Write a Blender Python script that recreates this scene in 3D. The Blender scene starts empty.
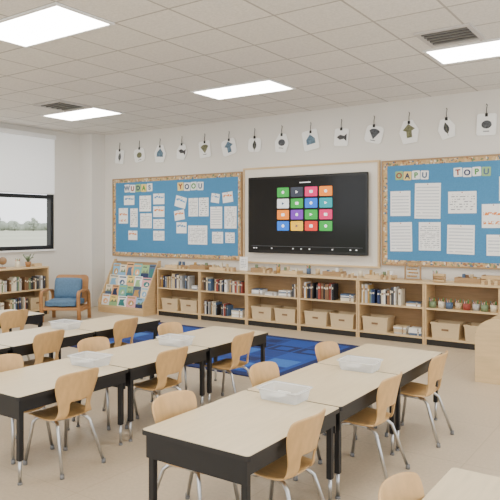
import bpy, bmesh, math, random
from mathutils import Vector, Matrix
random.seed(11)
SC=bpy.context.scene
COL=SC.collection
def lin(c):
    c=c/255.0
    return c/12.92 if c<=0.04045 else ((c+0.055)/1.055)**2.4
MATS={}
def M(name,rgb,rough=.5,metal=0,var=.05,scale=12,stretch=(1,1,1),bump=0,alpha=1,emit=0,trans=0,spec=.5):
    if name in MATS: return MATS[name]
    m=bpy.data.materials.new(name); m.use_nodes=True
    nt=m.node_tree; N=nt.nodes; L=nt.links
    p=N['Principled BSDF']
    c=[lin(v) for v in rgb]
    tc=N.new('ShaderNodeTexCoord'); mp=N.new('ShaderNodeMapping'); mp.inputs['Scale'].default_value=stretch
    nz=N.new('ShaderNodeTexNoise'); nz.inputs['Scale'].default_value=scale; nz.inputs['Detail'].default_value=3
    cr=N.new('ShaderNodeValToRGB')
    cr.color_ramp.elements[0].position=.3; cr.color_ramp.elements[1].position=.7
    cr.color_ramp.elements[0].color=[max(0,v*(1-var)) for v in c]+[1]
    cr.color_ramp.elements[1].color=[min(1,v*(1+var)) for v in c]+[1]
    L.new(tc.outputs['Object'],mp.inputs['Vector']); L.new(mp.outputs['Vector'],nz.inputs['Vector'])
    L.new(nz.outputs['Fac'],cr.inputs['Fac']); L.new(cr.outputs['Color'],p.inputs['Base Color'])
    p.inputs['Roughness'].default_value=rough; p.inputs['Metallic'].default_value=metal
    p.inputs['Specular IOR Level'].default_value=spec
    if alpha<1: p.inputs['Alpha'].default_value=alpha
    if trans: p.inputs['Transmission Weight'].default_value=trans
    if emit:
        L.new(cr.outputs['Color'],p.inputs['Emission Color']); p.inputs['Emission Strength'].default_value=emit
    if bump:
        b=N.new('ShaderNodeBump'); b.inputs['Strength'].default_value=bump; b.inputs['Distance'].default_value=.01
        L.new(nz.outputs['Fac'],b.inputs['Height']); L.new(b.outputs['Normal'],p.inputs['Normal'])
    MATS[name]=m; return m

def brickmat(name,rgb,line,tw,th,mortar,off=0,rough=.6,loc=(0,0,0),speck=.05,speckscale=60,bump=0):
    m=bpy.data.materials.new(name); m.use_nodes=True
    nt=m.node_tree; N=nt.nodes; L=nt.links; p=N['Principled BSDF']
    tc=N.new('ShaderNodeTexCoord'); mp=N.new('ShaderNodeMapping'); mp.inputs['Location'].default_value=loc
    br=N.new('ShaderNodeTexBrick'); br.offset=off; br.squash=1
    br.inputs['Scale'].default_value=1; br.inputs['Brick Width'].default_value=tw; br.inputs['Row Height'].default_value=th
    br.inputs['Mortar Size'].default_value=mortar; br.inputs['Mortar Smooth'].default_value=.1
    c=[lin(v) for v in rgb]; l=[lin(v) for v in line]
    br.inputs['Color1'].default_value=[v*.97 for v in c]+[1]; br.inputs['Color2'].default_value=[v*1.03 for v in c]+[1]
    br.inputs['Mortar'].default_value=l+[1]
    nz=N.new('ShaderNodeTexNoise'); nz.inputs['Scale'].default_value=speckscale; nz.inputs['Detail'].default_value=4
    cr=N.new('ShaderNodeValToRGB'); cr.color_ramp.elements[0].position=.35; cr.color_ramp.elements[1].position=.65
    cr.color_ramp.elements[0].color=(1-speck*2,)*3+(1,); cr.color_ramp.elements[1].color=(1,1,1,1)
    mx=N.new('ShaderNodeMixRGB'); mx.blend_type='MULTIPLY'; mx.inputs['Fac'].default_value=1
    L.new(tc.outputs['Object'],mp.inputs['Vector']); L.new(mp.outputs['Vector'],br.inputs['Vector'])
    L.new(tc.outputs['Object'],nz.inputs['Vector']); L.new(nz.outputs['Fac'],cr.inputs['Fac'])
    L.new(br.outputs['Color'],mx.inputs['Color1']); L.new(cr.outputs['Color'],mx.inputs['Color2'])
    L.new(mx.outputs['Color'],p.inputs['Base Color']); p.inputs['Roughness'].default_value=rough
    if bump:
        b=N.new('ShaderNodeBump'); b.inputs['Strength'].default_value=bump; b.inputs['Distance'].default_value=.003
        L.new(nz.outputs['Fac'],b.inputs['Height']); L.new(b.outputs['Normal'],p.inputs['Normal'])
    return m

def writtenmat(name,ink,dens=.5,pitch=90,paper=(247,247,244)):
    m=bpy.data.materials.new(name); m.use_nodes=True
    nt=m.node_tree; N=nt.nodes; L=nt.links; p=N['Principled BSDF']
    tc=N.new('ShaderNodeTexCoord'); sp=N.new('ShaderNodeSeparateXYZ')
    L.new(tc.outputs['Object'],sp.inputs[0])
    m1=N.new('ShaderNodeMath'); m1.operation='MULTIPLY'; m1.inputs[1].default_value=pitch*2
    m2=N.new('ShaderNodeMath'); m2.operation='SINE'
    m3=N.new('ShaderNodeMath'); m3.operation='GREATER_THAN'; m3.inputs[1].default_value=.45
    L.new(sp.outputs['Z'],m1.inputs[0]); L.new(m1.outputs[0],m2.inputs[0]); L.new(m2.outputs[0],m3.inputs[0])
    nz=N.new('ShaderNodeTexNoise'); nz.inputs['Scale'].default_value=28; nz.inputs['Detail'].default_value=2
    L.new(tc.outputs['Object'],nz.inputs['Vector'])
    m4=N.new('ShaderNodeMath'); m4.operation='GREATER_THAN'; m4.inputs[1].default_value=dens
    L.new(nz.outputs['Fac'],m4.inputs[0])
    m5=N.new('ShaderNodeMath'); m5.operation='MULTIPLY'; L.new(m3.outputs[0],m5.inputs[0]); L.new(m4.outputs[0],m5.inputs[1])
    mx=N.new('ShaderNodeMixRGB'); mx.inputs['Color1'].default_value=[lin(v) for v in paper]+[1]; mx.inputs['Color2'].default_value=[lin(v) for v in ink]+[1]
    L.new(m5.outputs[0],mx.inputs['Fac']); L.new(mx.outputs['Color'],p.inputs['Base Color'])
    p.inputs['Roughness'].default_value=.8
    return m

class B:
    def __init__(s): s.bm=bmesh.new(); s.mats=[]
    def mi(s,m):
        if m not in s.mats: s.mats.append(m)
        return s.mats.index(m)
    def box(s,x0,y0,z0,x1,y1,z1,m,bev=0,seg=2):
        t=bmesh.new()
        vs=[t.verts.new(v) for v in [(x0,y0,z0),(x1,y0,z0),(x1,y1,z0),(x0,y1,z0),(x0,y0,z1),(x1,y0,z1),(x1,y1,z1),(x0,y1,z1)]]
        for f in [(0,3,2,1),(4,5,6,7),(0,1,5,4),(1,2,6,5),(2,3,7,6),(3,0,4,7)]: t.faces.new([vs[i] for i in f])
        if bev: bmesh.ops.bevel(t,geom=t.edges[:],offset=bev,segments=seg,profile=.5,affect='EDGES')
        s.merge(t,m,smooth=False); return s
    def merge(s,t,m,smooth=False,mx=None):
        i=s.mi(m); t.verts.index_update()
        nv=[s.bm.verts.new(mx@v.co if mx else v.co) for v in t.verts]
        for f in t.faces:
            try:
                g=s.bm.faces.new([nv[v.index] for v in f.verts]); g.material_index=i; g.smooth=smooth
            except ValueError: pass
        t.free()
    def cyl(s,c,r1,r2,h,m,seg=20,mx=None,smooth=True):
        t=bmesh.new(); bmesh.ops.create_cone(t,cap_ends=True,segments=seg,radius1=r1,radius2=r2,depth=h)
        R=Matrix.Translation(c)@(mx or Matrix())@Matrix.Translation((0,0,h/2))
        n0=len(s.bm.faces); s.merge(t,m,False,R)
        s.bm.faces.ensure_lookup_table()
        for f in s.bm.faces[n0:]:
            if len(f.verts)==4: f.smooth=smooth
        return s
    def sph(s,c,r,m,seg=16,sc=(1,1,1)):
        t=bmesh.new(); bmesh.ops.create_uvsphere(t,u_segments=seg,v_segments=seg//2+2,radius=r)
        s.merge(t,m,True,Matrix.Translation(c)@Matrix.Diagonal((sc[0],sc[1],sc[2],1))); return s
    def tube(s,pts,r,m,seg=8):
        i=s.mi(m); pts=[Vector(p) for p in pts]; rings=[]
        up=None
        for k,p in enumerate(pts):
            if k==0: d=pts[1]-pts[0]
            elif k==len(pts)-1: d=pts[-1]-pts[-2]
            else: d=(pts[k+1]-p).normalized()+(p-pts[k-1]).normalized()
            d.normalize()
            if up is None:
                up=Vector((0,0,1)) if abs(d.z)<.9 else Vector((1,0,0))
            a=d.cross(up).normalized(); b=a.cross(d).normalized(); up=b
            rings.append([s.bm.verts.new(p+r*(math.cos(2*math.pi*j/seg)*a+math.sin(2*math.pi*j/seg)*b)) for j in range(seg)])
        for k in range(len(rings)-1):
            for j in range(seg):
                f=s.bm.faces.new([rings[k][j],rings[k][(j+1)%seg],rings[k+1][(j+1)%seg],rings[k+1][j]]); f.material_index=i; f.smooth=True
        for rr in (rings[0],rings[-1][::-1]):
            f=s.bm.faces.new(rr); f.material_index=i
        return s
    def poly(s,pts,y0,y1,m):
        i=s.mi(m)
        a=[s.bm.verts.new((p[0],y0,p[1])) for p in pts]; b=[s.bm.verts.new((p[0],y1,p[1])) for p in pts]
        n=len(pts)
        fs=[s.bm.faces.new(a),s.bm.faces.new(b[::-1])]
        for k in range(n): fs.append(s.bm.faces.new([a[(k+1)%n],a[k],b[k],b[(k+1)%n]]))
        for f in fs: f.material_index=i
        return s
    def obj(s,name,parent=None,loc=(0,0,0),rot=(0,0,0)):
        bmesh.ops.recalc_face_normals(s.bm,faces=s.bm.faces[:])
        me=bpy.data.meshes.new(name); s.bm.to_mesh(me); s.bm.free()
        for m in s.mats: me.materials.append(m)
        o=bpy.data.objects.new(name,me); COL.objects.link(o); o.location=loc; o.rotation_euler=rot
        if parent: o.parent=parent
        return o
def empty(name,label,cat,loc=(0,0,0),rz=0,group=None):
    o=bpy.data.objects.new(name,None); o.empty_display_size=.1; COL.objects.link(o); o.location=loc; o.rotation_euler=(0,0,rz)
    return tag(o,label,cat,group)
def tag(o,label,cat,group=None):
    o['label']=label; o['category']=cat
    if group: o['group']=group
    return o
def struct(o): o['kind']='structure'; return o
def kids(o): return [c for c in COL.objects if c.parent==o]
def copy_tree(o,parent=None,loc=None,rot=None):
    n=o.copy(); COL.objects.link(n)
    if parent: n.parent=parent
    if loc is not None: n.location=loc
    if rot is not None: n.rotation_euler=rot
    for c in kids(o):
        if c is not n: copy_tree(c,n)
    return n
def rrect(w,h,r,n=4,cx=0,cz=0):
    pts=[]
    for (sx,sz,a0) in [(1,1,0),(-1,1,90),(-1,-1,180),(1,-1,270)]:
        for k in range(n+1):
            a=math.radians(a0+90*k/n); pts.append((cx+sx*(w/2-r)+r*math.cos(a)*1.0,cz+sz*(h/2-r)+r*math.sin(a)))
    return pts
def textmesh(body,size,m,depth=.002):
    cu=bpy.data.curves.new('letter','FONT'); cu.body=body; cu.size=size; cu.extrude=depth; cu.align_x='CENTER'; cu.align_y='CENTER'; cu.offset=.004*size/.1
    ob=bpy.data.objects.new('tmp',cu); COL.objects.link(ob)
    dg=bpy.context.evaluated_depsgraph_get(); me=bpy.data.meshes.new_from_object(ob.evaluated_get(dg))
    bpy.data.objects.remove(ob); bpy.data.curves.remove(cu)
    me.transform(Matrix.Rotation(math.pi/2,4,'X')); me.materials.clear(); me.materials.append(m); me.name='letter'
    return me

# ---------- materials ----------
wood=M('pale_maple',(204,172,126),.45,0,.09,5,(1,1,9))
woodh=M('pale_maple_horizontal',(213,185,140),.45,0,.08,5,(.6,6,6))
wood2=M('maple_back_panel',(164,132,92),.55,0,.09,5,(1,1,9))
desktop=M('desk_laminate',(218,200,164),.34,0,.05,5,(8,.8,1))
blackm=M('black_metal',(16,16,18),.45,0,.1,30)
blackedge=M('black_edge_band',(26,24,24),.5,0,.1,30)
chrome=M('brushed_steel',(192,193,194),.28,1,.05,30)
shell=M('tan_bentwood_shell',(203,163,108),.38,0,.10,4,(1.5,7,2.5))
white=M('white_plastic',(236,236,234),.5,0,.02)
paper=M('white_paper',(247,247,244),.8,0,.01)
grey=M('grey_plastic',(120,120,120),.5)
darkk=M('dark_plinth',(30,27,24),.6)
wallm=M('painted_wall',(223,219,211),.85,0,.012,2,bump=.02)
binm=M('beige_bin_fabric',(206,183,145),.8,0,.08,80,bump=.2)
bluecork=M('blue_board_fabric',(72,134,178),.9,0,.06,60,bump=.1)
navy=M('grey_blue_cushion',(84,114,142),.9,0,.1,30,bump=.2)
oak=M('mid_oak',(168,120,74),.5,0,.1,5,(1,1,8))
screen=M('dark_screen',(6,7,9),.12,0,.1,2,spec=.35)
bezel=M('black_bezel',(10,10,11),.2)
clearp=M('clear_plastic',(236,239,241),.1,0,.01,alpha=.42)
COLS={'red':(188,50,40),'orange':(222,120,42),'yellow':(236,186,50),'green':(70,140,66),'teal':(50,120,120),'blue':(40,96,176),'navy':(34,50,90),'purple':(110,70,145),'pink':(222,120,150),'cream':(226,216,192),'brown':(124,92,64),'black':(38,38,42),'white':(240,240,237),
'dusty_red':(146,66,54),'ochre':(184,146,84),'sage':(116,134,100),'slate_blue':(80,102,130),'dark_grey':(60,62,68),'light_grey':(186,186,184),'sand':(202,180,142),
'pale_blue':(130,178,210),'pale_green':(150,188,132),'pale_yellow':(236,210,126),'pale_orange':(230,174,116),'pale_teal':(110,176,176),'pale_pink':(230,170,170)}
def colm(k): return M('coloured_'+k,COLS[k],.6,0,.06,20)
def nm(k): return k.replace('_',' ')

# ---------- room ----------
XL,XR,YB,YF,H=-9.9,2.6,8.67,-2.2,3.43
T0=.64; GX,GY=-2.24,3.26
floorm=brickmat('beige_floor',(192,175,150),(181,164,139),.9,.9,.005,0,.42,(.3,.2,0),.05,45,.1)
ceilm=brickmat('ceiling_tile',(232,229,223),(182,178,171),T0,T0,.011,0,.9,(-GX,-GY,0),.06,50,.35)
b=B(); b.box(XL-.2,YF,-.1,XR,YB+.2,0,floorm); struct(b.obj('floor'))
b=B(); b.box(XL-.2,YF,H,XR,YB+.2,H+.1,ceilm); struct(b.obj('ceiling'))
b=B(); b.box(XL-.2,YB,0,XR,YB+.2,H,wallm); struct(b.obj('wall_back'))
b=B(); wy0,wy1,wz0,wz1=4.3,7.72,1.16,3.30
b.box(XL-.2,YF,0,XL,wy0,H,wallm); b.box(XL-.2,wy1,0,XL,YB,H,wallm); b.box(XL-.2,wy0,0,XL,wy1,wz0,wallm); b.box(XL-.2,wy0,wz1,XL,wy1,H,wallm)
struct(b.obj('wall_left'))
b=B(); b.box(XL,8.33,0,-9.54,YB,H,wallm); struct(b.obj('wall_column'))
bb=M('grey_baseboard',(110,104,97),.6)
b=B(); b.box(-9.54,YB-.015,0,XR,YB,.1,bb); struct(b.obj('baseboard_back'))
b=B(); b.box(XL,YF,0,XL+.015,8.33,.1,bb); struct(b.obj('baseboard_left'))
wf=M('black_window_frame',(22,22,24),.4)
b=B(); t=.07
xa,xb=XL-.14,XL-.02
b.box(xa,wy0,wz0,xb,wy1,wz0+t,wf); b.box(xa,wy0,wz1-t,xb,wy1,wz1,wf); b.box(xa,wy0+t,2.12,xb,wy1-t,2.19,wf)
for y in (wy0,(wy0+wy1)/2-.03,wy1-t): b.box(xa,y,wz0+t,xb,y+t,wz1-t,wf)
b.box(XL-.02,wy0,wz0-.03,XL+.05,wy1,wz0,white)
struct(b.obj('window_1'))
blindm=M('white_blind_fabric',(238,240,241),.9,0,.01,40,emit=.32)  # fabric given its own glow, standing in for daylight through the blind
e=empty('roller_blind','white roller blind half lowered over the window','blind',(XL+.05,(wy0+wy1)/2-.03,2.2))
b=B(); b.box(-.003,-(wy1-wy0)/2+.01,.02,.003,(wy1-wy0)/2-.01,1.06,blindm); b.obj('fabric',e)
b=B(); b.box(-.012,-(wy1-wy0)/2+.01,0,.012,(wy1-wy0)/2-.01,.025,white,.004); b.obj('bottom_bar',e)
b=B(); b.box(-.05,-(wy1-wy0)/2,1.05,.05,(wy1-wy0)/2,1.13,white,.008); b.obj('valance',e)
# outside
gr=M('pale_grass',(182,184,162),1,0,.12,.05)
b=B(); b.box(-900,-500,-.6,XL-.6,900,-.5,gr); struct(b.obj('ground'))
leafm=M('haze_paled_foliage',(160,167,154),1,0,.15,.5); bark=M('grey_bark',(146,140,132),.9,0,.2,3)  # leaf colour paled: distance haze is painted into it
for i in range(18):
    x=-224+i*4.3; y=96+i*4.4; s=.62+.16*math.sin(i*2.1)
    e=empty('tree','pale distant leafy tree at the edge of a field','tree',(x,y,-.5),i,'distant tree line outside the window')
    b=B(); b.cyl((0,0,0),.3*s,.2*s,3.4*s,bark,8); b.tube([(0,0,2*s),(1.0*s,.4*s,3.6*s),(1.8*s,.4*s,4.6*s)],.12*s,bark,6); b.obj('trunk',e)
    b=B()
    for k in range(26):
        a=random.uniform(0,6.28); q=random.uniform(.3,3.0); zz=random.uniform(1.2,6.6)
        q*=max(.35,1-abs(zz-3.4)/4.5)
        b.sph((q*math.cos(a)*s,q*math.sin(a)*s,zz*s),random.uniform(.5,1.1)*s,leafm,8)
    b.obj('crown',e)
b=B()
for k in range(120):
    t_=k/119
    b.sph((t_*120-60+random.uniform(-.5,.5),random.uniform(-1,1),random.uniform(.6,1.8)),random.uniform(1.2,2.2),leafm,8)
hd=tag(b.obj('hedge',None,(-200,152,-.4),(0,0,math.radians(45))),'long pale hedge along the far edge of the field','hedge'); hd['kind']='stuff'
# ceiling lights
lm=M('light_diffuser',(255,251,243),.5,0,.0,emit=20)
first=None
LW=2*T0
def light(x,y):
    global first
    if first: return copy_tree(first,None,(x,y,H))
    e=empty('ceiling_light','recessed rectangular ceiling light panel, switched on','ceiling light',(x,y,H),0,'ceiling light panels')
    b=B()
    b.box(0,0,-.018,LW,.03,-.001,white);b.box(0,T0-.03,-.018,LW,T0,-.001,white);b.box(0,.03,-.018,.03,T0-.03,-.001,white);b.box(LW-.03,.03,-.018,LW,T0-.03,-.001,white)
    b.obj('frame',e)
    b=B(); b.box(.03,.03,-.012,LW-.03,T0-.03,-.002,lm); b.obj('diffuser',e)
    first=e; return e
for x in (GX-3.2-3.2,GX-3.2): light(x,GY+3.2)
light(GX+.05,GY+3.06)
for x in (GX-6.4,GX-3.2,GX,GX+3.2): light(x,GY)
for x in (GX-6.4,GX-3.2,GX): light(x,GY-3.2)
ventm=M('vent_metal',(128,126,122),.5,.3); ventd=M('vent_dark_slot',(44,43,42),.8); ventf=M('vent_frame',(196,192,188),.5)
for x,y,sc_ in ((GX-9*T0,GY+4*T0,1),(-2.08,5.68,.87)):
    e=empty('air_vent','square louvred ceiling air vent','air vent',(x+.02,y+.02,H)); q=sc_
    b=B(); b.box(.02*q,.02*q,-.006,.58*q,.58*q,-.001,ventd); b.obj('duct_opening',e)
    b=B(); b.box(.0,.0,-.02,.6*q,.05*q,-.001,ventf);b.box(0,.55*q,-.02,.6*q,.6*q,-.001,ventf);b.box(0,.05*q,-.02,.05*q,.55*q,-.001,ventf);b.box(.55*q,.05*q,-.02,.6*q,.55*q,-.001,ventf);b.obj('frame',e)
    for k in range(5):
        b=B(); b.box(.05*q,(.1+k*.095)*q,-.02,.55*q,(.122+k*.095)*q,-.006,ventm); b.obj('louvre',e)

# ---------- rug ----------
def rugm(n,c): return M(n,c,.95,0,.10,60,bump=.3)
rb=[rugm('rug_navy',(12,32,84)),rugm('rug_royal_blue',(22,66,146)),rugm('rug_mid_blue',(18,50,118)),rugm('rug_light_blue',(48,100,174))]
b=B(); rx0,rx1,ry0,ry1=-7.4,-3.45,5.45,7.65
b.box(rx0,ry0,0,rx1,ry1,.012,rb[0],.004)
b.box(rx0+.13,ry0+.13,.005,rx1-.13,ry1-.13,.0130,rb[1])
nx,ny=9,5
cw=(rx1-rx0-.36)/nx; ch=(ry1-ry0-.36)/ny
for i in range(nx):
    for j in range(ny):
        x=rx0+.18+i*cw; y=ry0+.18+j*ch; q=(i*7+j*5+i*j)%5
        b.box(x+.015,y+.015,.006,x+cw-.015,y+ch-.015,.0138,rb[(0,2,1,2,3)[q]])
        if q in (0,1): b.box(x+cw*.25,y+ch*.25,.008,x+cw*.75,y+ch*.75,.0143,rb[(1,0)[q]])
tag(b.obj('area_rug'),'large blue block-patterned classroom rug with navy border','rug')

# ---------- back wall boards ----------
def bordermat():
    m=bpy.data.materials.new('patterned_border'); m.use_nodes=True; N=m.node_tree.nodes; L=m.node_tree.links; p=N['Principled BSDF']
    tc=N.new('ShaderNodeTexCoord'); v=N.new('ShaderNodeTexVoronoi'); v.inputs['Scale'].default_value=38
    cr=N.new('ShaderNodeValToRGB'); cr.color_ramp.interpolation='CONSTANT'
    es=cr.color_ramp.elements; es[0].color=[lin(a) for a in (196,162,114)]+[1]; es[1].position=.78; es[1].color=[lin(a) for a in (80,106,130)]+[1]
    for pos,c in ((.35,(208,180,134)),(.58,(156,108,74)),(.66,(202,164,106)),(.85,(112,130,98)),(.92,(228,218,198))):
        e=es.new(pos); e.color=[lin(a) for a in c]+[1]
    sp=N.new('ShaderNodeSeparateColor'); L.new(tc.outputs['Object'],v.inputs['Vector']); L.new(v.outputs['Color'],sp.inputs[0]); L.new(sp.outputs[0],cr.inputs['Fac'])
    L.new(cr.outputs['Color'],p.inputs['Base Color']); p.inputs['Roughness'].default_value=.8
    return m
bm_=bordermat()
def board(x0,x1,z0,z1,label):
    e=empty('bulletin_board',label,'bulletin board',((x0+x1)/2,YB,z0)); w=(x1-x0)/2; h=z1-z0
    b=B(); b.box(-w+.02,-.022,.02,w-.02,-.001,h-.02,bluecork); b.obj('backing',e)
    b=B(); f=.08
    b.box(-w+.02,-.027,.02,w-.02,-.0225,f,bm_); b.box(-w+.02,-.027,h-f,w-.02,-.0225,h-.02,bm_); b.box(-w+.02,-.027,f,-w+f,-.0225,h-f,bm_); b.box(w-f,-.027,f,w-.02,-.0225,h-f,bm_); b.obj('decorative_border',e)
    b=B(); b.box(-w,-.04,0,w,-.001,.02,wood2);b.box(-w,-.04,h-.02,w,-.001,h,wood2);b.box(-w,-.04,.02,-w+.02,-.001,h-.02,wood2);b.box(w-.02,-.04,.02,w,-.001,h-.02,wood2);b.obj('wooden_frame',e)
board(-9.28,-6.13,1.01,2.53,'long blue bulletin board with speckled tan border and pinned papers')
board(-3.60,-.75,1.03,2.56,'blue bulletin board with speckled tan border and worksheets')
e=empty('wall_panel','off-white wall panel with thin wooden frame behind the screen','wall panel',(-4.865,YB,.98))
cream=M('off_white_panel',(228,221,208),.6,0,.01)
b=B(); b.box(-1.2,-.03,0.02,1.2,-.001,1.58,cream); b.obj('panel_surface',e)
b=B(); b.box(-1.23,-.045,0,1.23,-.001,.03,woodh);b.box(-1.23,-.045,1.57,1.23,-.001,1.6,woodh);b.box(-1.23,-.045,.03,-1.2,-.001,1.57,wood);b.box(1.2,-.045,.03,1.23,-.001,1.57,wood); b.obj('wooden_frame',e)
# TV
e=empty('wall_screen','large wall-mounted black flat screen showing colourful app icons','television',(-4.865,YB-.035,1.16))
b=B(); b.box(-1.075,-.085,0,1.075,-.03,1.25,bezel,.012); b.box(-.4,-.03,.3,.4,0,.9,blackm); b.obj('casing',e)
b=B(); b.box(-1.04,-.088,.05,1.04,-.084,1.215,screen); sc=b.obj('display',e)
ic={'w':(225,228,230),'o':(240,130,20),'g':(40,160,60),'b':(20,110,220),'p':(215,30,100),'y':(245,190,30),'t':(10,150,160),'v':(120,50,180),'r':(215,50,40),'k':(50,56,70)}
rows=['gkpo','wgbt','ovgp','byrg']
wm=M('icon_glyph',(250,250,250),.4,0,0,emit=.5)
k=0
for r in range(4):
    for c in range(4):
        k+=1; q=rows[r][c]
        im=M('icon_'+q,ic[q],.4,0,.03,emit=.5)
        ix=-.385+c*.257; iz=.985-r*.18
        b=B(); b.poly(rrect(.222,.152,.014,3,ix,iz),-.091,-.0885,im)
        b.obj('app_icon',sc)
        b=B(); gm_=wm if q not in 'wy' else M('icon_dark_glyph',(60,80,110),.4,0,0)
        if k%3==0: b.poly(rrect(.06,.045,.01,3,ix,iz),-.0925,-.0912,gm_)
        elif k%3==1: b.poly([(ix+.025*math.cos(a*.524),iz+.025*math.sin(a*.524)) for a in range(12)],-.0925,-.0912,gm_)
        else: b.poly([(ix-.022,iz-.025),(ix+.026,iz),(ix-.022,iz+.025)],-.0925,-.0912,gm_)
        b.obj('icon_symbol',sc)
for x in (-.95,-.9,-.6,-.2,-.05,.1,.5,.8,.9):
    b=B(); b.box(x-.012,-.0905,.075,x+.012,-.0885,.09,wm); b.obj('toolbar_icon',sc)
b=B(); b.box(-1.0,-.0895,.115,1.0,-.0885,.12,M('toolbar_grey',(90,92,96),.4,emit=.2)); b.obj('toolbar_line',sc)
b=B(); b.box(-.08,-.0905,1.125,.12,-.0885,1.138,wm); b.obj('status_line',sc)
# papers
PM=[writtenmat('handwritten_sheet',(130,132,138),.52),writtenmat('printed_sheet',(160,162,168),.47,120),writtenmat('drawing_sheet_orange',(222,134,60),.48,26),writtenmat('drawing_sheet_blue',(84,146,196),.48,20),writtenmat('lined_sheet',(204,208,213),.34,70)]
pinm=colm('dusty_red')
def sheet(x,z,w,h,mi,rot=0,group='papers pinned on the bulletin board',y=YB-.031):
    lab=['white handwritten sheet pinned on blue board','white printed worksheet pinned on blue board','small sheet with orange drawing pinned on board','small sheet with blue drawing pinned on board','lined white writing sheet pinned on board'][mi]
    b=B(); b.box(-w/2,-.001,-h/2,w/2,.001,h/2,paper)
    b.box(-w/2+.02,-.0016,-h/2+.025,w/2-.02,-.0009,h/2-.04,PM[mi])
    b.cyl((0,-.001,h/2-.015),.008,.008,.006,pinm,8,Matrix.Rotation(math.pi/2,4,'X'))
    o=b.obj('pinned_paper',None,(x,y+.001,z),(0,math.radians(rot),0)); tag(o,lab,'paper',group)
for q in [(-8.98,1.80,.25,.30,2),(-8.69,1.76,.2,.36,0),(-8.39,2.03,.3,.30,0),(-8.37,1.70,.3,.28,1),(-8.04,2.11,.28,.2,3),(-8.04,1.87,.28,.2,2),(-8.04,1.64,.28,.18,0),(-8.04,1.42,.28,.18,1),(-8.82,2.10,.28,.18,3),(-7.5,2.04,.26,.2,3,14),(-7.2,1.94,.22,.33,1),(-6.96,1.94,.22,.33,0),(-7.53,1.80,.24,.18,2,-8),(-7.48,1.57,.24,.2,3),(-7.1,1.44,.44,.34,1),(-6.68,1.75,.26,.38,4),(-6.37,1.75,.26,.38,0),(-6.70,2.09,.18,.16,3,8),(-6.43,2.1,.22,.18,2,-6),(-6.65,1.4,.24,.2,1),(-6.38,1.4,.2,.18,0),(-8.72,1.42,.24,.18,2)]: sheet(*q)
for q in [(-3.32,1.93,.30,.36,4),(-2.92,1.96,.37,.50,4,1),(-2.44,1.93,.38,.30,0),(-3.31,1.45,.33,.42,4,-1),(-2.89,1.46,.31,.40,1),(-2.46,1.42,.37,.40,4,1),(-2.03,1.74,.30,.32,2),(-1.83,2.1,.26,.32,2),(-1.95,1.35,.34,.28,4),(-1.5,1.8,.34,.42,1),(-1.1,1.6,.3,.4,4)]: sheet(*q)
lc=['dusty_red','slate_blue','green','navy']
cc=['white','white','pale_green','white','white','pale_yellow','white']
def banner(word,x0,x1,z,s,label):
    e=empty('letter_banner',label,'letter banner',((x0+x1)/2,YB-.028,z)); n=len(word); st=(x1-x0)/n
    for i,chh in enumerate(word):
        cx=-(x1-x0)/2+st*(i+.5); dz=(.004,-.005,.002,-.003,.004)[i%5]
        b=B(); b.poly(rrect(st*.93,s,.012,3),-.003,0,colm(cc[(i*3+ord(word[0]))%7])); c=b.obj('letter_card',e,(cx,-.001,dz),(0,math.radians((-2,2,-1,2,-2)[i%5]),0))
        o=bpy.data.objects.new('letter',textmesh(chh,s*.85,colm(lc[(i*3+n)%4]))); COL.objects.link(o); o.parent=c; o.location=(0,-.0045,-.005)
banner('WUDAS',-8.95,-8.20,2.33,.15,'row of colourful letter cards on the blue board')
banner('YOOU',-7.58,-6.96,2.32,.15,'row of colourful letter cards on the blue board')
banner('OAPU',-3.40,-2.90,2.33,.125,'row of colourful letter cards above the worksheets')
banner('TOPU',-2.56,-2.06,2.34,.125,'row of colourful letter cards above the worksheets')
def leaf(w,h): 
    p=[]
    for k in range(9): t=k/8; p.append((w*math.sin(math.pi*t)*(1-.3*t),-h/2+h*t))
    return p+[(-a,z) for a,z in p[-2:0:-1]]
SH=[leaf(.04,.15),[(.055*math.cos(a*.4),.045*math.sin(a*.4)) for a in range(16)],[(-.06,-.05),(.06,-.05),(.06,.01),(0,.07),(-.06,.01)],[(-.07,0),(-.02,.035),(.04,.02),(.08,.05),(.08,-.05),(.04,-.02),(-.02,-.035)],[(0,-.06)]+[(.075*math.cos(math.radians(20+14*k)),.02+.05*math.sin(math.radians(20+14*k))) for k in range(11)],[(-.03,-.07),(.03,-.07),(.03,0),(.07,.02),(0,.08),(-.07,.02),(-.03,0)]]
SL=['leaf','round shell','house','fish','fan','mushroom']
dk=[M('drawing_charcoal',(80,82,86),.8,0,.6,30),M('drawing_olive',(112,112,84),.8,0,.5,30),M('drawing_steel_blue',(96,120,138),.8,0,.5,30),M('drawing_dark_grey',(64,64,66),.8,0,.5,30)]
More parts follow.
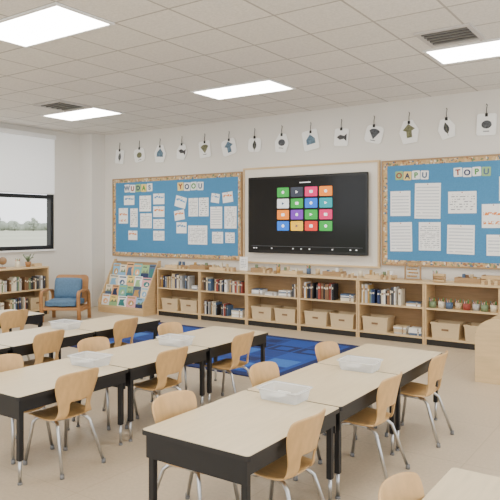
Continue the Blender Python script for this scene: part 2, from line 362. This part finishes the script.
for i in range(14):
    x=-9.09+i*.536; s=i%6; big=1.12+.1*(i%3)
    e=empty('hanging_card','white card with a %s drawing hung from wall hook'%SL[s],'hanging card',(x,YB-.012,3.17),0,'drawing cards hung along the top of the wall')
    b=B(); b.tube([(0,0,.06),(0,-.01,.07),(.012,-.014,.055),(0,-.012,0),(0,-.01,-.08)],.005,blackm,6); b.box(-.018,-.02,-.1,.018,-.004,-.055,blackm,.003); b.obj('hook',e)
    rt=math.radians([8,-10,5,14,-6,-14,3][i%7])
    shp=[rrect(.21*big,.24*big,.03,3),[(-.08*big,-.13*big),(.08*big,-.13*big),(.11*big,.0),(.05*big,.12*big),(-.05*big,.12*big),(-.11*big,.0)],rrect(.23*big,.21*big,.06,4)][(i*2+i//3)%3]
    b=B(); b.poly(shp,-.002,.002,paper); c=b.obj('card',e,(0,-.008,-.205),(0,rt,0))
    b=B(); mm=dk[(i*5+i//4)%4]; b.poly([(a*big*1.0,z*big*1.0) for a,z in SH[s]],-.001,0.0,mm)
    if s in (1,4): b.box(-.04,-.0018,-.095,.04,-.0008,-.085,dk[0])
    if s==0: b.box(-.003,-.0018,-.11,.003,-.0008,.06,dk[1])
    b.obj('drawing',c,(0,-.0022,0))

# ---------- shelves ----------
def shelf_unit(name,w,d,h,label,cat,loc,rz=0,mid=(.48,),group=None):
    e=empty(name,label,cat,loc,rz,group); t=.025
    for sx in (-w/2,w/2-t):
        b=B(); b.box(sx,0,0.0,sx+t,d,h-.03,wood,.002,1); b.obj('side_panel',e)
    b=B(); b.box(-w/2,-.01,h-.03,w/2,d,h,woodh,.004); b.obj('top_panel',e)
    b=B(); b.box(-w/2+t,d-.015,.1,w/2-t,d,h-.03,wood2); b.obj('back_panel',e)
    b=B(); b.box(-w/2+t,.015,0,w/2-t,.035,.082,darkk); b.obj('plinth',e)
    for z in (.1,)+tuple(mid):
        b=B(); b.box(-w/2+t,.004,z-.022,w/2-t,d-.015,z,woodh); b.obj('shelf_board',e)
    return e
UX=[-7.74+.98*i for i in range(8)]
U=[]
SY=8.27; SHT=.85
for i in range(7):
    U.append(shelf_unit('storage_shelf',.976,.385,SHT,'low open maple shelf unit against the wall','shelf',(UX[i]+.49,SY,0),0,(.50,),'row of low wooden shelf units'))
BOOKS={}
def bookproto(k):
    if k in BOOKS: return BOOKS[k]
    b=B(); cm=colm(k)
    b.box(-.015,-.08,0,-.0125,.08,.22,cm); b.box(.0125,-.08,0,.015,.08,.22,cm); b.box(-.015,-.084,0,.015,-.079,.22,cm,.001,1)
    b.box(-.0124,-.078,.004,.0124,.076,.216,paper)
    b.box(-.0105,-.0852,.15,.0105,-.0838,.175,colm('cream' if k not in('cream','white','sand','light_grey') else 'brown'))
    me=b.obj('book'); m=me.data; bpy.data.objects.remove(me); BOOKS[k]=m; return m
BK=['dusty_red','ochre','sage','slate_blue','dark_grey','cream','brown','white','light_grey','sand','cream','dark_grey','navy','light_grey','brown','slate_blue','sand','black']
def book(mat4,x,y,z,sx,sy,sz,k,group,lean=0):
    o=bpy.data.objects.new('book',bookproto(k)); COL.objects.link(o)
    L=Matrix.Translation((x,y,z))@Matrix.Rotation(lean,4,'Y')
    o.matrix_world=mat4@L@Matrix.Diagonal((sx,sy,sz,1))
    tag(o,'%s book standing upright on a shelf'%nm(k),'book',group)
def mat_of(e): return Matrix.Translation(e.location)@Matrix.Rotation(e.rotation_euler.z,4,'Z')
def fill(e,x0,x1,y,z,hmax,group,smin=.45,smax=1.3):
    x=x0; mx=mat_of(e); n=0
    base=random.uniform(.8,.95)
    while True:
        s=random.uniform(smin,smax); w=.031*s
        if x+w>x1: break
        n+=1
        if n%5==0: base=random.uniform(.62,.97)
        if n%9==8:
            x+=random.uniform(.03,.08)
            if x+w>x1: break
        book(mx,x+w/2,y+random.uniform(-.015,.02),z,s,1,hmax/.22*base*random.uniform(.91,1.03),random.choice(BK),group); x+=w+.0012
def stack(e,x,y,z,n,group,k='white',ln=1.0):
    mx=mat_of(e); zz=z
    for i in range(n):
        s=random.uniform(.4,.85); l=ln*random.uniform(.9,1)
        o=bpy.data.objects.new('book',bookproto(random.choice([k,'cream','white','sand','light_grey','slate_blue']) )); COL.objects.link(o)
        L=Matrix.Translation((x-.11*l,y,zz+.0155*s))@Matrix.Rotation(math.pi/2,4,'Y')
        o.matrix_world=mx@L@Matrix.Diagonal((s,1,l,1)); zz+=.0315*s
        tag(o,'pale book lying flat in a stack','book',group)
binp=None
def bin_(mx,x,y,z,w=.38,h=.21,d=.28,lab='beige fabric storage bin on a shelf'):
    global binp
    if binp is None:
        e=empty('storage_bin',lab,'storage bin')
        b=B()
        def ring(w,d,z): return [b.bm.verts.new(p) for p in ((-w,-d,z),(w,-d,z),(w,d,z),(-w,d,z))]
        b.mi(binm)
        r=[ring(.46,.46,0),ring(.5,.5,1),ring(.47,.47,1),ring(.44,.44,.06)]
        b.bm.faces.new(r[0][::-1]); b.bm.faces.new(r[3])
        for k in range(3):
            for j in range(4): b.bm.faces.new([r[k][j],r[k][(j+1)%4],r[k+1][(j+1)%4],r[k+1][j]])
        b.obj('body',e)
        b=B(); b.box(-.515,-.515,.9,.515,-.475,1.0,binm); b.box(-.515,.475,.9,.515,.515,1,binm); b.box(-.515,-.475,.9,-.475,.475,1,binm); b.box(.475,-.475,.9,.515,.475,1,binm); b.obj('rim',e)
        b=B(); b.box(-.12,-.512,.5,.12,-.483,.62,M('bin_handle_brown',(130,100,72),.7)); b.obj('handle',e)
        binp=e; n=e
    else: n=copy_tree(binp)
    n.matrix_world=mx@Matrix.Translation((x,y,z))@Matrix.Diagonal((w,d,h,1)); n['label']=lab; n['group']='storage bins in the shelf units'
    return n
gU='books in the low wall shelves'
z1,z0=.501,.101
for i,e in enumerate(U):
    mx=mat_of(e)
    if i in (0,1,4): fill(e,-.44,(.24,.42,0,0,.16)[i if i<2 else 4],.12,z1,.28,gU)
    if i==0: stack(e,.37,.13,z1,4,gU,ln=.8)
    if i==4: stack(e,.32,.13,z1,3,gU,ln=1)
    if i==3: fill(e,-.44,.10,.12,z1,.27,gU); stack(e,.3,.13,z1,5,gU)
    if i==2:
        stack(e,-.32,.14,z1,4,gU); stack(e,-.06,.14,z1,3,gU); stack(e,.20,.14,z1,5,gU); fill(e,.35,.45,.12,z1,.24,gU)
    if i==0: bin_(mx,-.22,.17,z0); bin_(mx,.22,.17,z0)
    if i==1: fill(e,-.42,.10,.12,z0,.25,gU,.3,.6); stack(e,.27,.13,z0,6,gU)
    if i in (2,3): bin_(mx,-.22,.17,z0); bin_(mx,.22,.17,z0)
    if i==4: bin_(mx,-.24,.17,z0,.38); stack(e,.12,.14,z0,6,gU,ln=.85); stack(e,.34,.14,z0,5,gU,ln=.85)
    if i==5: bin_(mx,-.22,.17,z0); bin_(mx,.22,.17,z0)
    if i==6: bin_(mx,-.22,.17,z0); bin_(mx,.22,.17,z0); fill(e,-.4,.3,.12,z1,.26,gU)
def pot(x,y,z,k,r=.045,h=.1,pencils=True,cat='pencil pot'):
    e=empty('pencil_pot',('%s cup filled with coloured pencils'%nm(k)) if pencils else 'small %s pot standing on a shelf'%nm(k),cat,(x,y,z),0,'pots of coloured pencils')
    b=B(); b.cyl((0,0,0),r*.95,r,h,colm(k),16); b.obj('cup',e)
    if pencils:
        for k2 in range(9):
            b=B(); a=k2*.7; q=r*.8
            b.tube([(q*math.cos(a)*.85,q*math.sin(a)*.85,h-.01),(q*math.cos(a)*1.1,q*math.sin(a)*1.1,h+.025+.012*(k2%3))],.0055,colm(['ochre','dusty_red','sage','slate_blue','orange','teal','pale_pink','sand','green'][k2]),5)
            b.obj('pencil',e)
    return e
for j,k in enumerate(['sage','cream','slate_blue','sand','dusty_red','light_grey','sage','cream']):
    pot(UX[5]+.085+j*.113,SY+.09+.03*(j%2),z1,k,.048,.085)
def tray(x,y,z,w,d,h,label,items=0,rz=0,m=None):
    e=empty('wooden_tray',label,'tray',(x,y,z),rz); m=m or woodh
    b=B(); b.box(-w/2,-d/2,0,w/2,d/2,.008,m); b.obj('base',e)
    b=B(); b.box(-w/2,-d/2,.008,w/2,-d/2+.01,h,m);b.box(-w/2,d/2-.01,.008,w/2,d/2,h,m);b.box(-w/2,-d/2+.01,.008,-w/2+.01,d/2-.01,h,m);b.box(w/2-.01,-d/2+.01,.008,w/2,d/2-.01,h,m); b.obj('rim',e)
    for k in range(items):
        q=random.choice(['white','cream','sand','ochre','brown','slate_blue','sand','sage'])
        b=B(); s=.038
        b.box(-s/2,-s/2,0,s/2,s/2,s*random.uniform(1.2,3.0),colm(q),.003)
        o=b.obj('wooden_block',None,(x-w/2+.045+k*(w-.09)/max(1,items-1),y+random.uniform(-.03,.03),z+.009),(0,0,0)); tag(o,'small %s block lying in a wooden tray'%nm(q),'block','small blocks in the wooden trays')
T=SHT+.001
for i,(x,w,n) in enumerate([(-7.45,.4,5),(-6.9,.35,4),(-6.45,.36,5),(-5.62,.3,5),(-5.05,.3,5),(-4.3,.3,5),(-3.55,.42,7),(-2.30,.34,6),(-1.3,.4,6)]):
    tray(x,SY+.21,T,w,.2,.05+.02*(i%2),'shallow wooden tray of small blocks on the shelf top',n,0,wood2 if i%2 else woodh)
b=B(); b.box(-.08,-.004,0,.08,.004,.24,paper,.001,1); b.box(-.06,-.005,.05,.06,-.0035,.2,PM[1]); b.box(-.09,-.03,0,.09,.03,.012,woodh)
tag(b.obj('standing_sign',None,(-5.97,SY+.2,T)),'white printed sign in a wooden stand on the shelf top','sign')
e=empty('bead_frame','wooden counting frame with beads on the shelf top','bead frame',(-3.08,SY+.22,T))
b=B(); b.box(-.12,-.03,0,.12,.03,.015,wood2); b.box(-.12,-.012,.015,-.1,.012,.23,wood2); b.box(.1,-.012,.015,.12,.012,.23,wood2); b.box(-.12,-.012,.23,.12,.012,.25,wood2); b.obj('frame',e)
for k in range(4):
    b=B()
    zz=.05+k*.048; b.tube([(-.1,0,zz),(.1,0,zz)],.002,chrome,5)
    for j in range(6): b.sph((-.07+j*.024+(k%2)*.02,0,zz),.014,wood2 if j%2 else colm('ochre'),8)
    b.obj('bead_row',e)
for j,(x,k) in enumerate([(-2.78,'brown'),(-3.9,'cream'),(-5.34,'ochre'),(-4.62,'sand'),(-4.78,'slate_blue')]): pot(x,SY+.28,T,k,.036,.09,j%2==0)
for n_,x in enumerate((-1.98,-3.98,-5.35,-6.15,-3.4,-7.2)):
    b=B(); 
    for j in range(6): b.box(-.12+j*.04,-.025,0,-.083+j*.04,.025,.03+.02*((j+n_)%3),wood2 if j%2 else woodh,.003)
    tag(b.obj('wooden_block_train',None,(x,SY+.045,T)),'wooden toy blocks joined in a row on the shelf top','toy','rows of wooden toy blocks')
for j in range(9):
    b=B(); b.cyl((-.07,0,0),.018,.018,.14,wood2 if j%2 else wood,10,Matrix.Rotation(math.pi/2,4,'Y'))
    tag(b.obj('wooden_peg',None,(-2.66,SY+.05+.04*(j%3),T+.019+.037*(j//3))),'round pale wooden peg stacked on the shelf top','peg','stack of wooden pegs')
def crate(x,w):
    e=empty('wooden_crate','open slatted wooden crate on the shelf top','crate',(x,SY+.2,T),0,'slatted wooden crates on the shelf top')
    b=B(); b.box(-w,-.1,0,w,.1,.012,woodh); b.obj('base',e)
    for y in (-.1,.09):
        for z in (.02,.07):
            b=B(); b.box(-w,y,z,w,y+.01,z+.035,wood); b.obj('slat',e)
    for xx in (-w,w-.01):
        b=B(); b.box(xx,-.09,.012,xx+.01,.09,.115,wood2); b.obj('end_panel',e)
crate(-1.66,.13); crate(-1.98,.14)

# ---------- book display rack ----------
e=empty('book_display_rack','maple tiered book display rack filled with picture books','book rack',(-8.38,7.98,0))
w,D=1.16,.46
prof=[(0,0),(D,0),(D,.97),(D-.06,.97),(.06,.30),(0,.22)]
for sx in (-w/2,w/2-.02):
    b=B(); b.poly([(p[0],p[1]) for p in prof],0,.02,wood); o=b.obj('side_panel',e,(sx+.02,0,0),(0,0,math.pi/2))
b=B(); b.box(-w/2+.02,D-.02,.05,w/2-.02,D,.93,wood2); b.obj('back_panel',e)
b=B(); b.box(-w/2+.02,.0,.0,w/2-.02,.018,.1,wood); b.obj('kick_panel',e)
tiers=[(.02,.10),(.11,.27),(.20,.44),(.29,.61)]
for (ty,tz) in tiers:
    b=B(); b.box(-w/2+.02,ty,tz,w/2-.02,ty+.10,tz+.015,woodh); b.box(-w/2+.02,ty,tz+.015,w/2-.02,ty+.012,tz+.035,woodh); b.obj('tier',e)
covers=['pale_teal','white','pale_blue','pale_green','pale_yellow','cream','slate_blue','white','pale_orange','cream','pale_pink']
cp={}
def cover(k,k2,v):
    if (k,k2,v) in cp: return cp[(k,k2,v)]
    b=B(); b.box(-.08,-.006,0,.08,.006,.22,colm(k),.001,1)
    if v==0:
        b.box(-.065,-.0072,.175,.065,-.0055,.2,colm(k2)); b.poly([(.05*math.cos(a*.5236),.09+.05*math.sin(a*.5236)) for a in range(12)],-.0072,-.0055,colm(k2)); b.poly([(-.02,.06),(.03,.07),(.01,.12)],-.0078,-.0072,colm('white'))
    elif v==1:
        b.box(-.08,-.0072,.0,.08,-.0055,.09,colm(k2)); b.poly([(-.06,.09),(-.02,.14),(.01,.1),(.05,.16),(.07,.09)],-.0074,-.0055,colm('sage')); b.box(-.05,-.0072,.18,.03,-.0055,.195,colm('dark_grey'))
    else:
        b.poly([(-.06,.03),(.06,.03),(.03,.12),(.05,.16),(-.04,.15)],-.0072,-.0055,colm(k2)); b.box(-.065,-.0072,.185,.065,-.0055,.2,colm('dark_grey'))
    o=b.obj('picture_book'); me=o.data; bpy.data.objects.remove(o); cp[(k,k2,v)]=me; return me
acc=['teal','ochre','pale_blue','slate_blue','pale_orange','pale_green']
for ti,(ty,tz) in enumerate(tiers):
    n_=6 if ti%2 else 5
    x=0
    ws=[random.uniform(.85,1.15) for _ in range(n_)]; tot=sum(ws)
    for j in range(n_):
        wj=ws[j]/tot*1.10
        k=covers[(ti*4+j*3+1)%11]; k2=acc[(ti*5+j*7+4)%6]
        if k2==k: k2='navy'
        o=bpy.data.objects.new('picture_book',cover(k,k2,(ti+j)%3)); COL.objects.link(o)
        hs=random.uniform(.88,1.05) if ti<3 else random.uniform(1.1,1.4)
        o.location=(-8.38-.55+x+wj/2,7.98+ty+.027,tz+.0175); o.rotation_euler=(-.2,0,0); o.scale=(wj/.163,1,hs)
        x+=wj
        tag(o,'%s picture book facing out with %s motif'%(nm(k),nm(k2)),'book','picture books on the display rack')

# ---------- left bookcase ----------
bc=[]
for j in range(2):
    bc.append(shelf_unit('bookcase',1.1,.4,.87,'maple bookcase full of books standing below the window','bookcase',(-9.45,6.70-j*1.102,0),math.pi/2,(.47,),'bookcases below the window'))
for e in bc:
    fill(e,-.5,.5,.12,.471,.27,'books in the window bookcase'); fill(e,-.5,.12,.12,.101,.26,'books in the window bookcase')
    bin_(mat_of(e),.34,.17,.101,.3,.22)
TB=.8715
g=empty('globe','small tabletop globe on a stand on the bookcase','globe',(-9.62,6.42,TB))
b=B(); b.cyl((0,0,0),.06,.05,.02,oak); b.tube([(0,0,.02),(0,0,.06)],.006,chrome); b.obj('base',g)
b=B(); b.sph((0,0,.13),.07,M('globe_map',(150,118,84),.4,0,.5,6),20); b.obj('sphere',g)
e=empty('potted_plant','small green leafy plant in a brown pot on the bookcase','plant',(-9.62,6.93,TB))
b=B(); b.cyl((0,0,0),.04,.055,.09,oak); b.obj('pot',e)
b=B(); gm=colm('sage')
for k in range(12):
    a=k*2.4; r=.05+.03*(k%3); b.tube([(0,0,.08),(r*.5*math.cos(a),r*.5*math.sin(a),.15),(r*math.cos(a),r*math.sin(a),.17+.02*(k%4))],.007,gm,5)
b.obj('leaves',e)
pot(-9.6,6.7,TB,'cream',.045,.11); pot(-9.6,6.22,TB,'brown',.045,.11); 
tray(-9.66,7.14,TB,.1,.16,.05,'small wooden tray on the bookcase top')

# ---------- armchair ----------
e=empty('armchair','low wooden armchair with loose grey-blue cushions','armchair',(-8.60,6.94,0),.55)
def ribbon(path,wd,th,m):
    b=B(); i=b.mi(m); L_=[]
    for k,(y,z) in enumerate(path):
        p0=path[max(0,k-1)]; p1=path[min(len(path)-1,k+1)]
        d=Vector((p1[0]-p0[0],p1[1]-p0[1])).normalized(); nx_,nz_=-d.y*th/2,d.x*th/2
        L_.append([b.bm.verts.new(q) for q in ((-wd/2,y+nx_,z+nz_),(wd/2,y+nx_,z+nz_),(wd/2,y-nx_,z-nz_),(-wd/2,y-nx_,z-nz_))])
    for k in range(len(L_)-1):
        for j in range(4):
            f=b.bm.faces.new([L_[k][j],L_[k][(j+1)%4],L_[k+1][(j+1)%4],L_[k+1][j]]); f.smooth=(j in (0,2))
    b.bm.faces.new(L_[0]); b.bm.faces.new(L_[-1][::-1])
    return b
for sx in (-1,1):
    path=[(-.24,0.0),(-.27,.2),(-.29,.40)]+[(-.22-.07*math.cos(math.radians(a)),.44+.07*math.sin(math.radians(a))) for a in range(0,91,15)]+[(.0,.515),(.12,.505),(.2,.49),(.255,.42),(.28,.2),(.30,0)]
    o=ribbon(path,.055,.028,oak).obj('armrest',e,(sx*.315,0,0))
    b=B(); b.box(-.01,-.25,.17,.01,.25,.215,oak,.004); b.obj('side_rail',e,(sx*.312,0,0))
b=B(); b.box(-.30,-.27,.2,.30,.27,.25,oak,.008); b.obj('seat_frame',e)
t=B(); t.poly(rrect(.58,.50,.07,5,0,.25),0,.025,oak); t.obj('backrest',e,(0,.235,.26),(-.2,0,0))
def cushion(w_,d_,h_,name,loc,rot=(0,0,0)):
    t=bmesh.new(); bmesh.ops.create_cube(t,size=1); 
    bmesh.ops.subdivide_edges(t,edges=t.edges[:],cuts=6,use_grid_fill=True)
    for v in t.verts:
        x,y,z=v.co*2
        f=1-.38*max(abs(x),abs(y))**4
        v.co=Vector((x*w_/2*(1-.06*abs(y)**4),y*d_/2*(1-.06*abs(x)**4),z*h_/2*f+.006*math.sin(7*x+3*y)))
    b=B(); b.merge(t,navy,True); return b.obj(name,e,loc,rot)
cushion(.54,.52,.12,'seat_cushion',(0,-.03,.312))
cushion(.46,.36,.14,'back_cushion',(0,.13,.53),(math.radians(78),0,0))

# ---------- cabinet at right ----------
e=empty('rounded_cabinet','low maple cabinet with a rounded shoulder','cabinet',(-1.74,6.62,0))
def prof2(w,h,r):
    return [(0,0),(w,0),(w,h)]+[(r-r*math.sin(math.radians(a)),h-r+r*math.cos(math.radians(a))) for a in range(0,91,10)]
for y in (0,.42):
    b=B(); b.poly(prof2(.9,.66,.2),y,y+.03,woodh); b.obj('side_panel',e)
for q in ((.03,.08),(.05,.34),(.22,.63)):
    b=B(); b.box(q[0],.03,q[1],.9,.42,q[1]+.02,woodh); b.obj('shelf_board',e)
b=B(); b.box(.0,.03,.0,.02,.42,.44,wood); b.obj('end_panel',e)

# ---------- desks ----------
DW,DL,DT=.68,.94,.56
def desk():
    e=empty('student_desk','rectangular classroom desk with pale laminate top and black frame','desk',(0,0,0),0,'classroom desks in rows')
    b=B()
    o=[(x,z) for x,z in rrect(DW,DL,.02,4)]
    def slab(z0,z1,m,k):
        i=b.mi(m); a=[b.bm.verts.new((x*k,y*k,z0)) for x,y in o]; c=[b.bm.verts.new((x*k,y*k,z1)) for x,y in o]; n=len(o)
        fs=[b.bm.faces.new(a[::-1]),b.bm.faces.new(c)]+[b.bm.faces.new([a[j],a[(j+1)%n],c[(j+1)%n],c[j]]) for j in range(n)]
        for f in fs: f.material_index=i
    slab(DT-.026,DT-.002,blackedge,1); slab(DT-.002,DT,desktop,.994)
    b.obj('tabletop',e)
    b=B(); x,y=DW/2-.02,DL/2-.02; z=DT-.027
    b.box(-x,-y,z-.12,x,-y+.012,z,blackm); b.box(-x,y-.012,z-.12,x,y,z,blackm)
    b.box(-x,-y+.012,z-.075,-x+.012,y-.012,z,blackm); b.box(x-.012,-y+.012,z-.075,x,y-.012,z,blackm); b.obj('apron',e)
    for sx in (-1,1):
        for sy in (-1,1):
            b=B(); cx,cy=sx*(DW/2-.045),sy*(DL/2-.045)
            b.box(cx-.017,cy-.017,.15,cx+.017,cy+.017,z,blackm,.004)
            b.cyl((cx,cy,.012),.011,.011,.15,chrome,12); b.cyl((cx,cy,0),.016,.014,.014,grey,12)
            b.obj('leg',e)
    return e
dp=desk()
pos=[(-1.96,2.805),(-1.96,3.755),(-1.96,4.705),(-3.68,2.805),(-3.68,3.755),(-3.68,4.705),(-5.12,2.805),(-5.12,3.755),(-5.12,4.705),(-6.6,4.28),(-.48,2.28)]
for i,(x,y) in enumerate(pos):
    if i==0: dp.location=(x,y,0)
    else: copy_tree(dp,None,(x,y,0))

# ---------- chairs ----------
def chair():
    e=empty('school_chair','tan bentwood shell school chair with steel tube legs','chair',(0,0,0),0,'tan classroom chairs')
    P=[(.195,.318),(.188,.336),(.13,.347),(.02,.338),(-.07,.334),(-.125,.341),(-.155,.366),(-.170,.41),(-.176,.455),(-.184,.52),(-.198,.59),(-.214,.645),(-.220,.662)]
    Wd=[.140,.165,.180,.184,.178,.160,.138,.128,.140,.165,.180,.176,.160]
    n=12
    def pt(i,j):
        x,z=P[i]; w=Wd[i]; kb=min(1,max(0,(i-4)/3)); s=-1+2*j/n
        return (x+kb*.05*s*s+(-.02*s*s if i<3 else 0), w*s, z+(1-kb)*.014*s*s-(.016*abs(s)**4 if i>=11 else 0))
    def surf(i0,i1,name):
        b=B(); b.mi(shell); rows={}
        def V(i,j):
            if (i,j) not in rows: rows[(i,j)]=b.bm.verts.new(pt(i,j))
            return rows[(i,j)]
        for i in range(i0,i1):
            for j in range(n):
                if i in (5,6,7) and 3<=j<9 : continue
                f=b.bm.faces.new([V(i,j),V(i+1,j),V(i+1,j+1),V(i,j+1)]); f.smooth=True
        o=b.obj(name,e)
        m=o.modifiers.new('thickness','SOLIDIFY'); m.thickness=.013; m.offset=0
        m=o.modifiers.new('smooth','SUBSURF'); m.levels=1; m.render_levels=2
    surf(0,5,'seat'); surf(5,12,'backrest')
    for sx,sy in ((1,1),(1,-1),(-1,1),(-1,-1)):
        b=B()
        if sx>0: pts=[(.06,sy*.09,.322),(.12,sy*.12,.318),(.14,sy*.135,.29),(.185,sy*.165,.012)]
        else: pts=[(-.03,sy*.09,.318),(-.09,sy*.115,.315),(-.12,sy*.13,.29),(-.215,sy*.17,.012)]
        b.tube(pts,.0115,chrome,10); q=pts[-1]; b.cyl((q[0],q[1],0),.015,.0135,.03,grey,10)
        b.obj('leg',e)
    b=B(); 
    for sy in (-1,1): b.tube([(.10,sy*.10,.318),(-.08,sy*.10,.316)],.009,chrome,8)
    b.tube([(.06,-.10,.318),(.06,.10,.318)],.009,chrome,8); b.tube([(-.04,-.10,.317),(-.04,.10,.317)],.009,chrome,8)
    b.obj('under_frame',e)
    return e
cp_=chair()
R=math.pi
CH=[(-1.73,2.80,R),(-1.70,3.83,R),(-1.66,4.68,R),(-2.19,2.65,0),(-2.19,3.58,0),(-2.19,4.5,0),
(-3.45,2.76,R),(-3.43,3.68,R),(-3.38,4.56,R),(-3.91,2.72,0),(-3.91,3.58,0),(-3.93,4.56,0),
(-4.88,3.62,R),(-4.86,4.56,R),(-6.36,4.3,R),(-.69,2.22,0)]
for i,(x,y,r) in enumerate(CH):
    r+=random.uniform(-.07,.07)
    if i==0: cp_.location=(x,y,0); cp_.rotation_euler=(0,0,r)
    else: copy_tree(cp_,None,(x,y,0),(0,0,r))

# ---------- desk bins ----------
def caddy():
    e=empty('plastic_caddy','clear plastic supply bin sitting on the desks','plastic bin',(0,0,0),0,'clear supply bins on the desks')
    b=B(); b.mi(clearp)
    def ring(w,d,z): return [b.bm.verts.new((x,y,z)) for x,y in rrect(w,d,.02,3)]
    r=[ring(.25,.17,0),ring(.272,.192,.06),ring(.278,.198,.062),ring(.278,.198,.066),ring(.266,.186,.066),ring(.245,.165,.005)]
    b.bm.faces.new(r[0][::-1]); b.bm.faces.new(r[-1]); n=len(r[0])
    for k in range(5):
        for j in range(n): b.bm.faces.new([r[k][j],r[k][(j+1)%n],r[k+1][(j+1)%n],r[k+1][j]])
    b.obj('tub',e)
    b=B(); b.mi(M('frosted_rim',(240,242,243),.15,0,.01,alpha=.85))
    r=[ring(.27,.19,.066),ring(.292,.212,.066),ring(.294,.214,.072),ring(.27,.19,.072)]
    for k in range(4):
        for j in range(n): b.bm.faces.new([r[k][j],r[k][(j+1)%n],r[(k+1)%4][(j+1)%n],r[(k+1)%4][j]])
    b.obj('rim',e)
    for k in range(7):
        b=B(); y=-.06+k*.02; b.tube([(-.09+.005*(k%3),y,.013),(.09,y+.004,.013)],.006,[grey,colm('sand'),colm('slate_blue'),grey,colm('brown')][k%5],6); b.obj('marker',e)
    b=B(); b.box(-.08,-.07,.022,.01,.06,.028,paper); b.obj('notepad',e)
    return e
c0=caddy()
for i,(x,y) in enumerate([(-1.98,3.24),(-1.93,4.22),(-3.68,3.2),(-3.67,4.16),(-5.18,4.18)]):
    if i==0: c0.location=(x,y,DT+.001)
    else: copy_tree(c0,None,(x,y,DT+.001),(0,0,random.uniform(-.1,.1)))

# ---------- world / light ----------
w=bpy.data.worlds.new('world'); SC.world=w; w.use_nodes=True
bg=w.node_tree.nodes['Background']; bg.inputs[0].default_value=(.97,.985,1,1); bg.inputs[1].default_value=2.5
# ---------- camera ----------
cam=bpy.data.cameras.new('camera'); co=bpy.data.objects.new('camera',cam); COL.objects.link(co)
co.location=(0,0,1.62); co.rotation_euler=(math.pi/2,0,math.radians(34.6))
cam.sensor_width=36; cam.lens=44.8; cam.shift_y=-.05
SC.camera=co
bpy.context.view_layer.update()
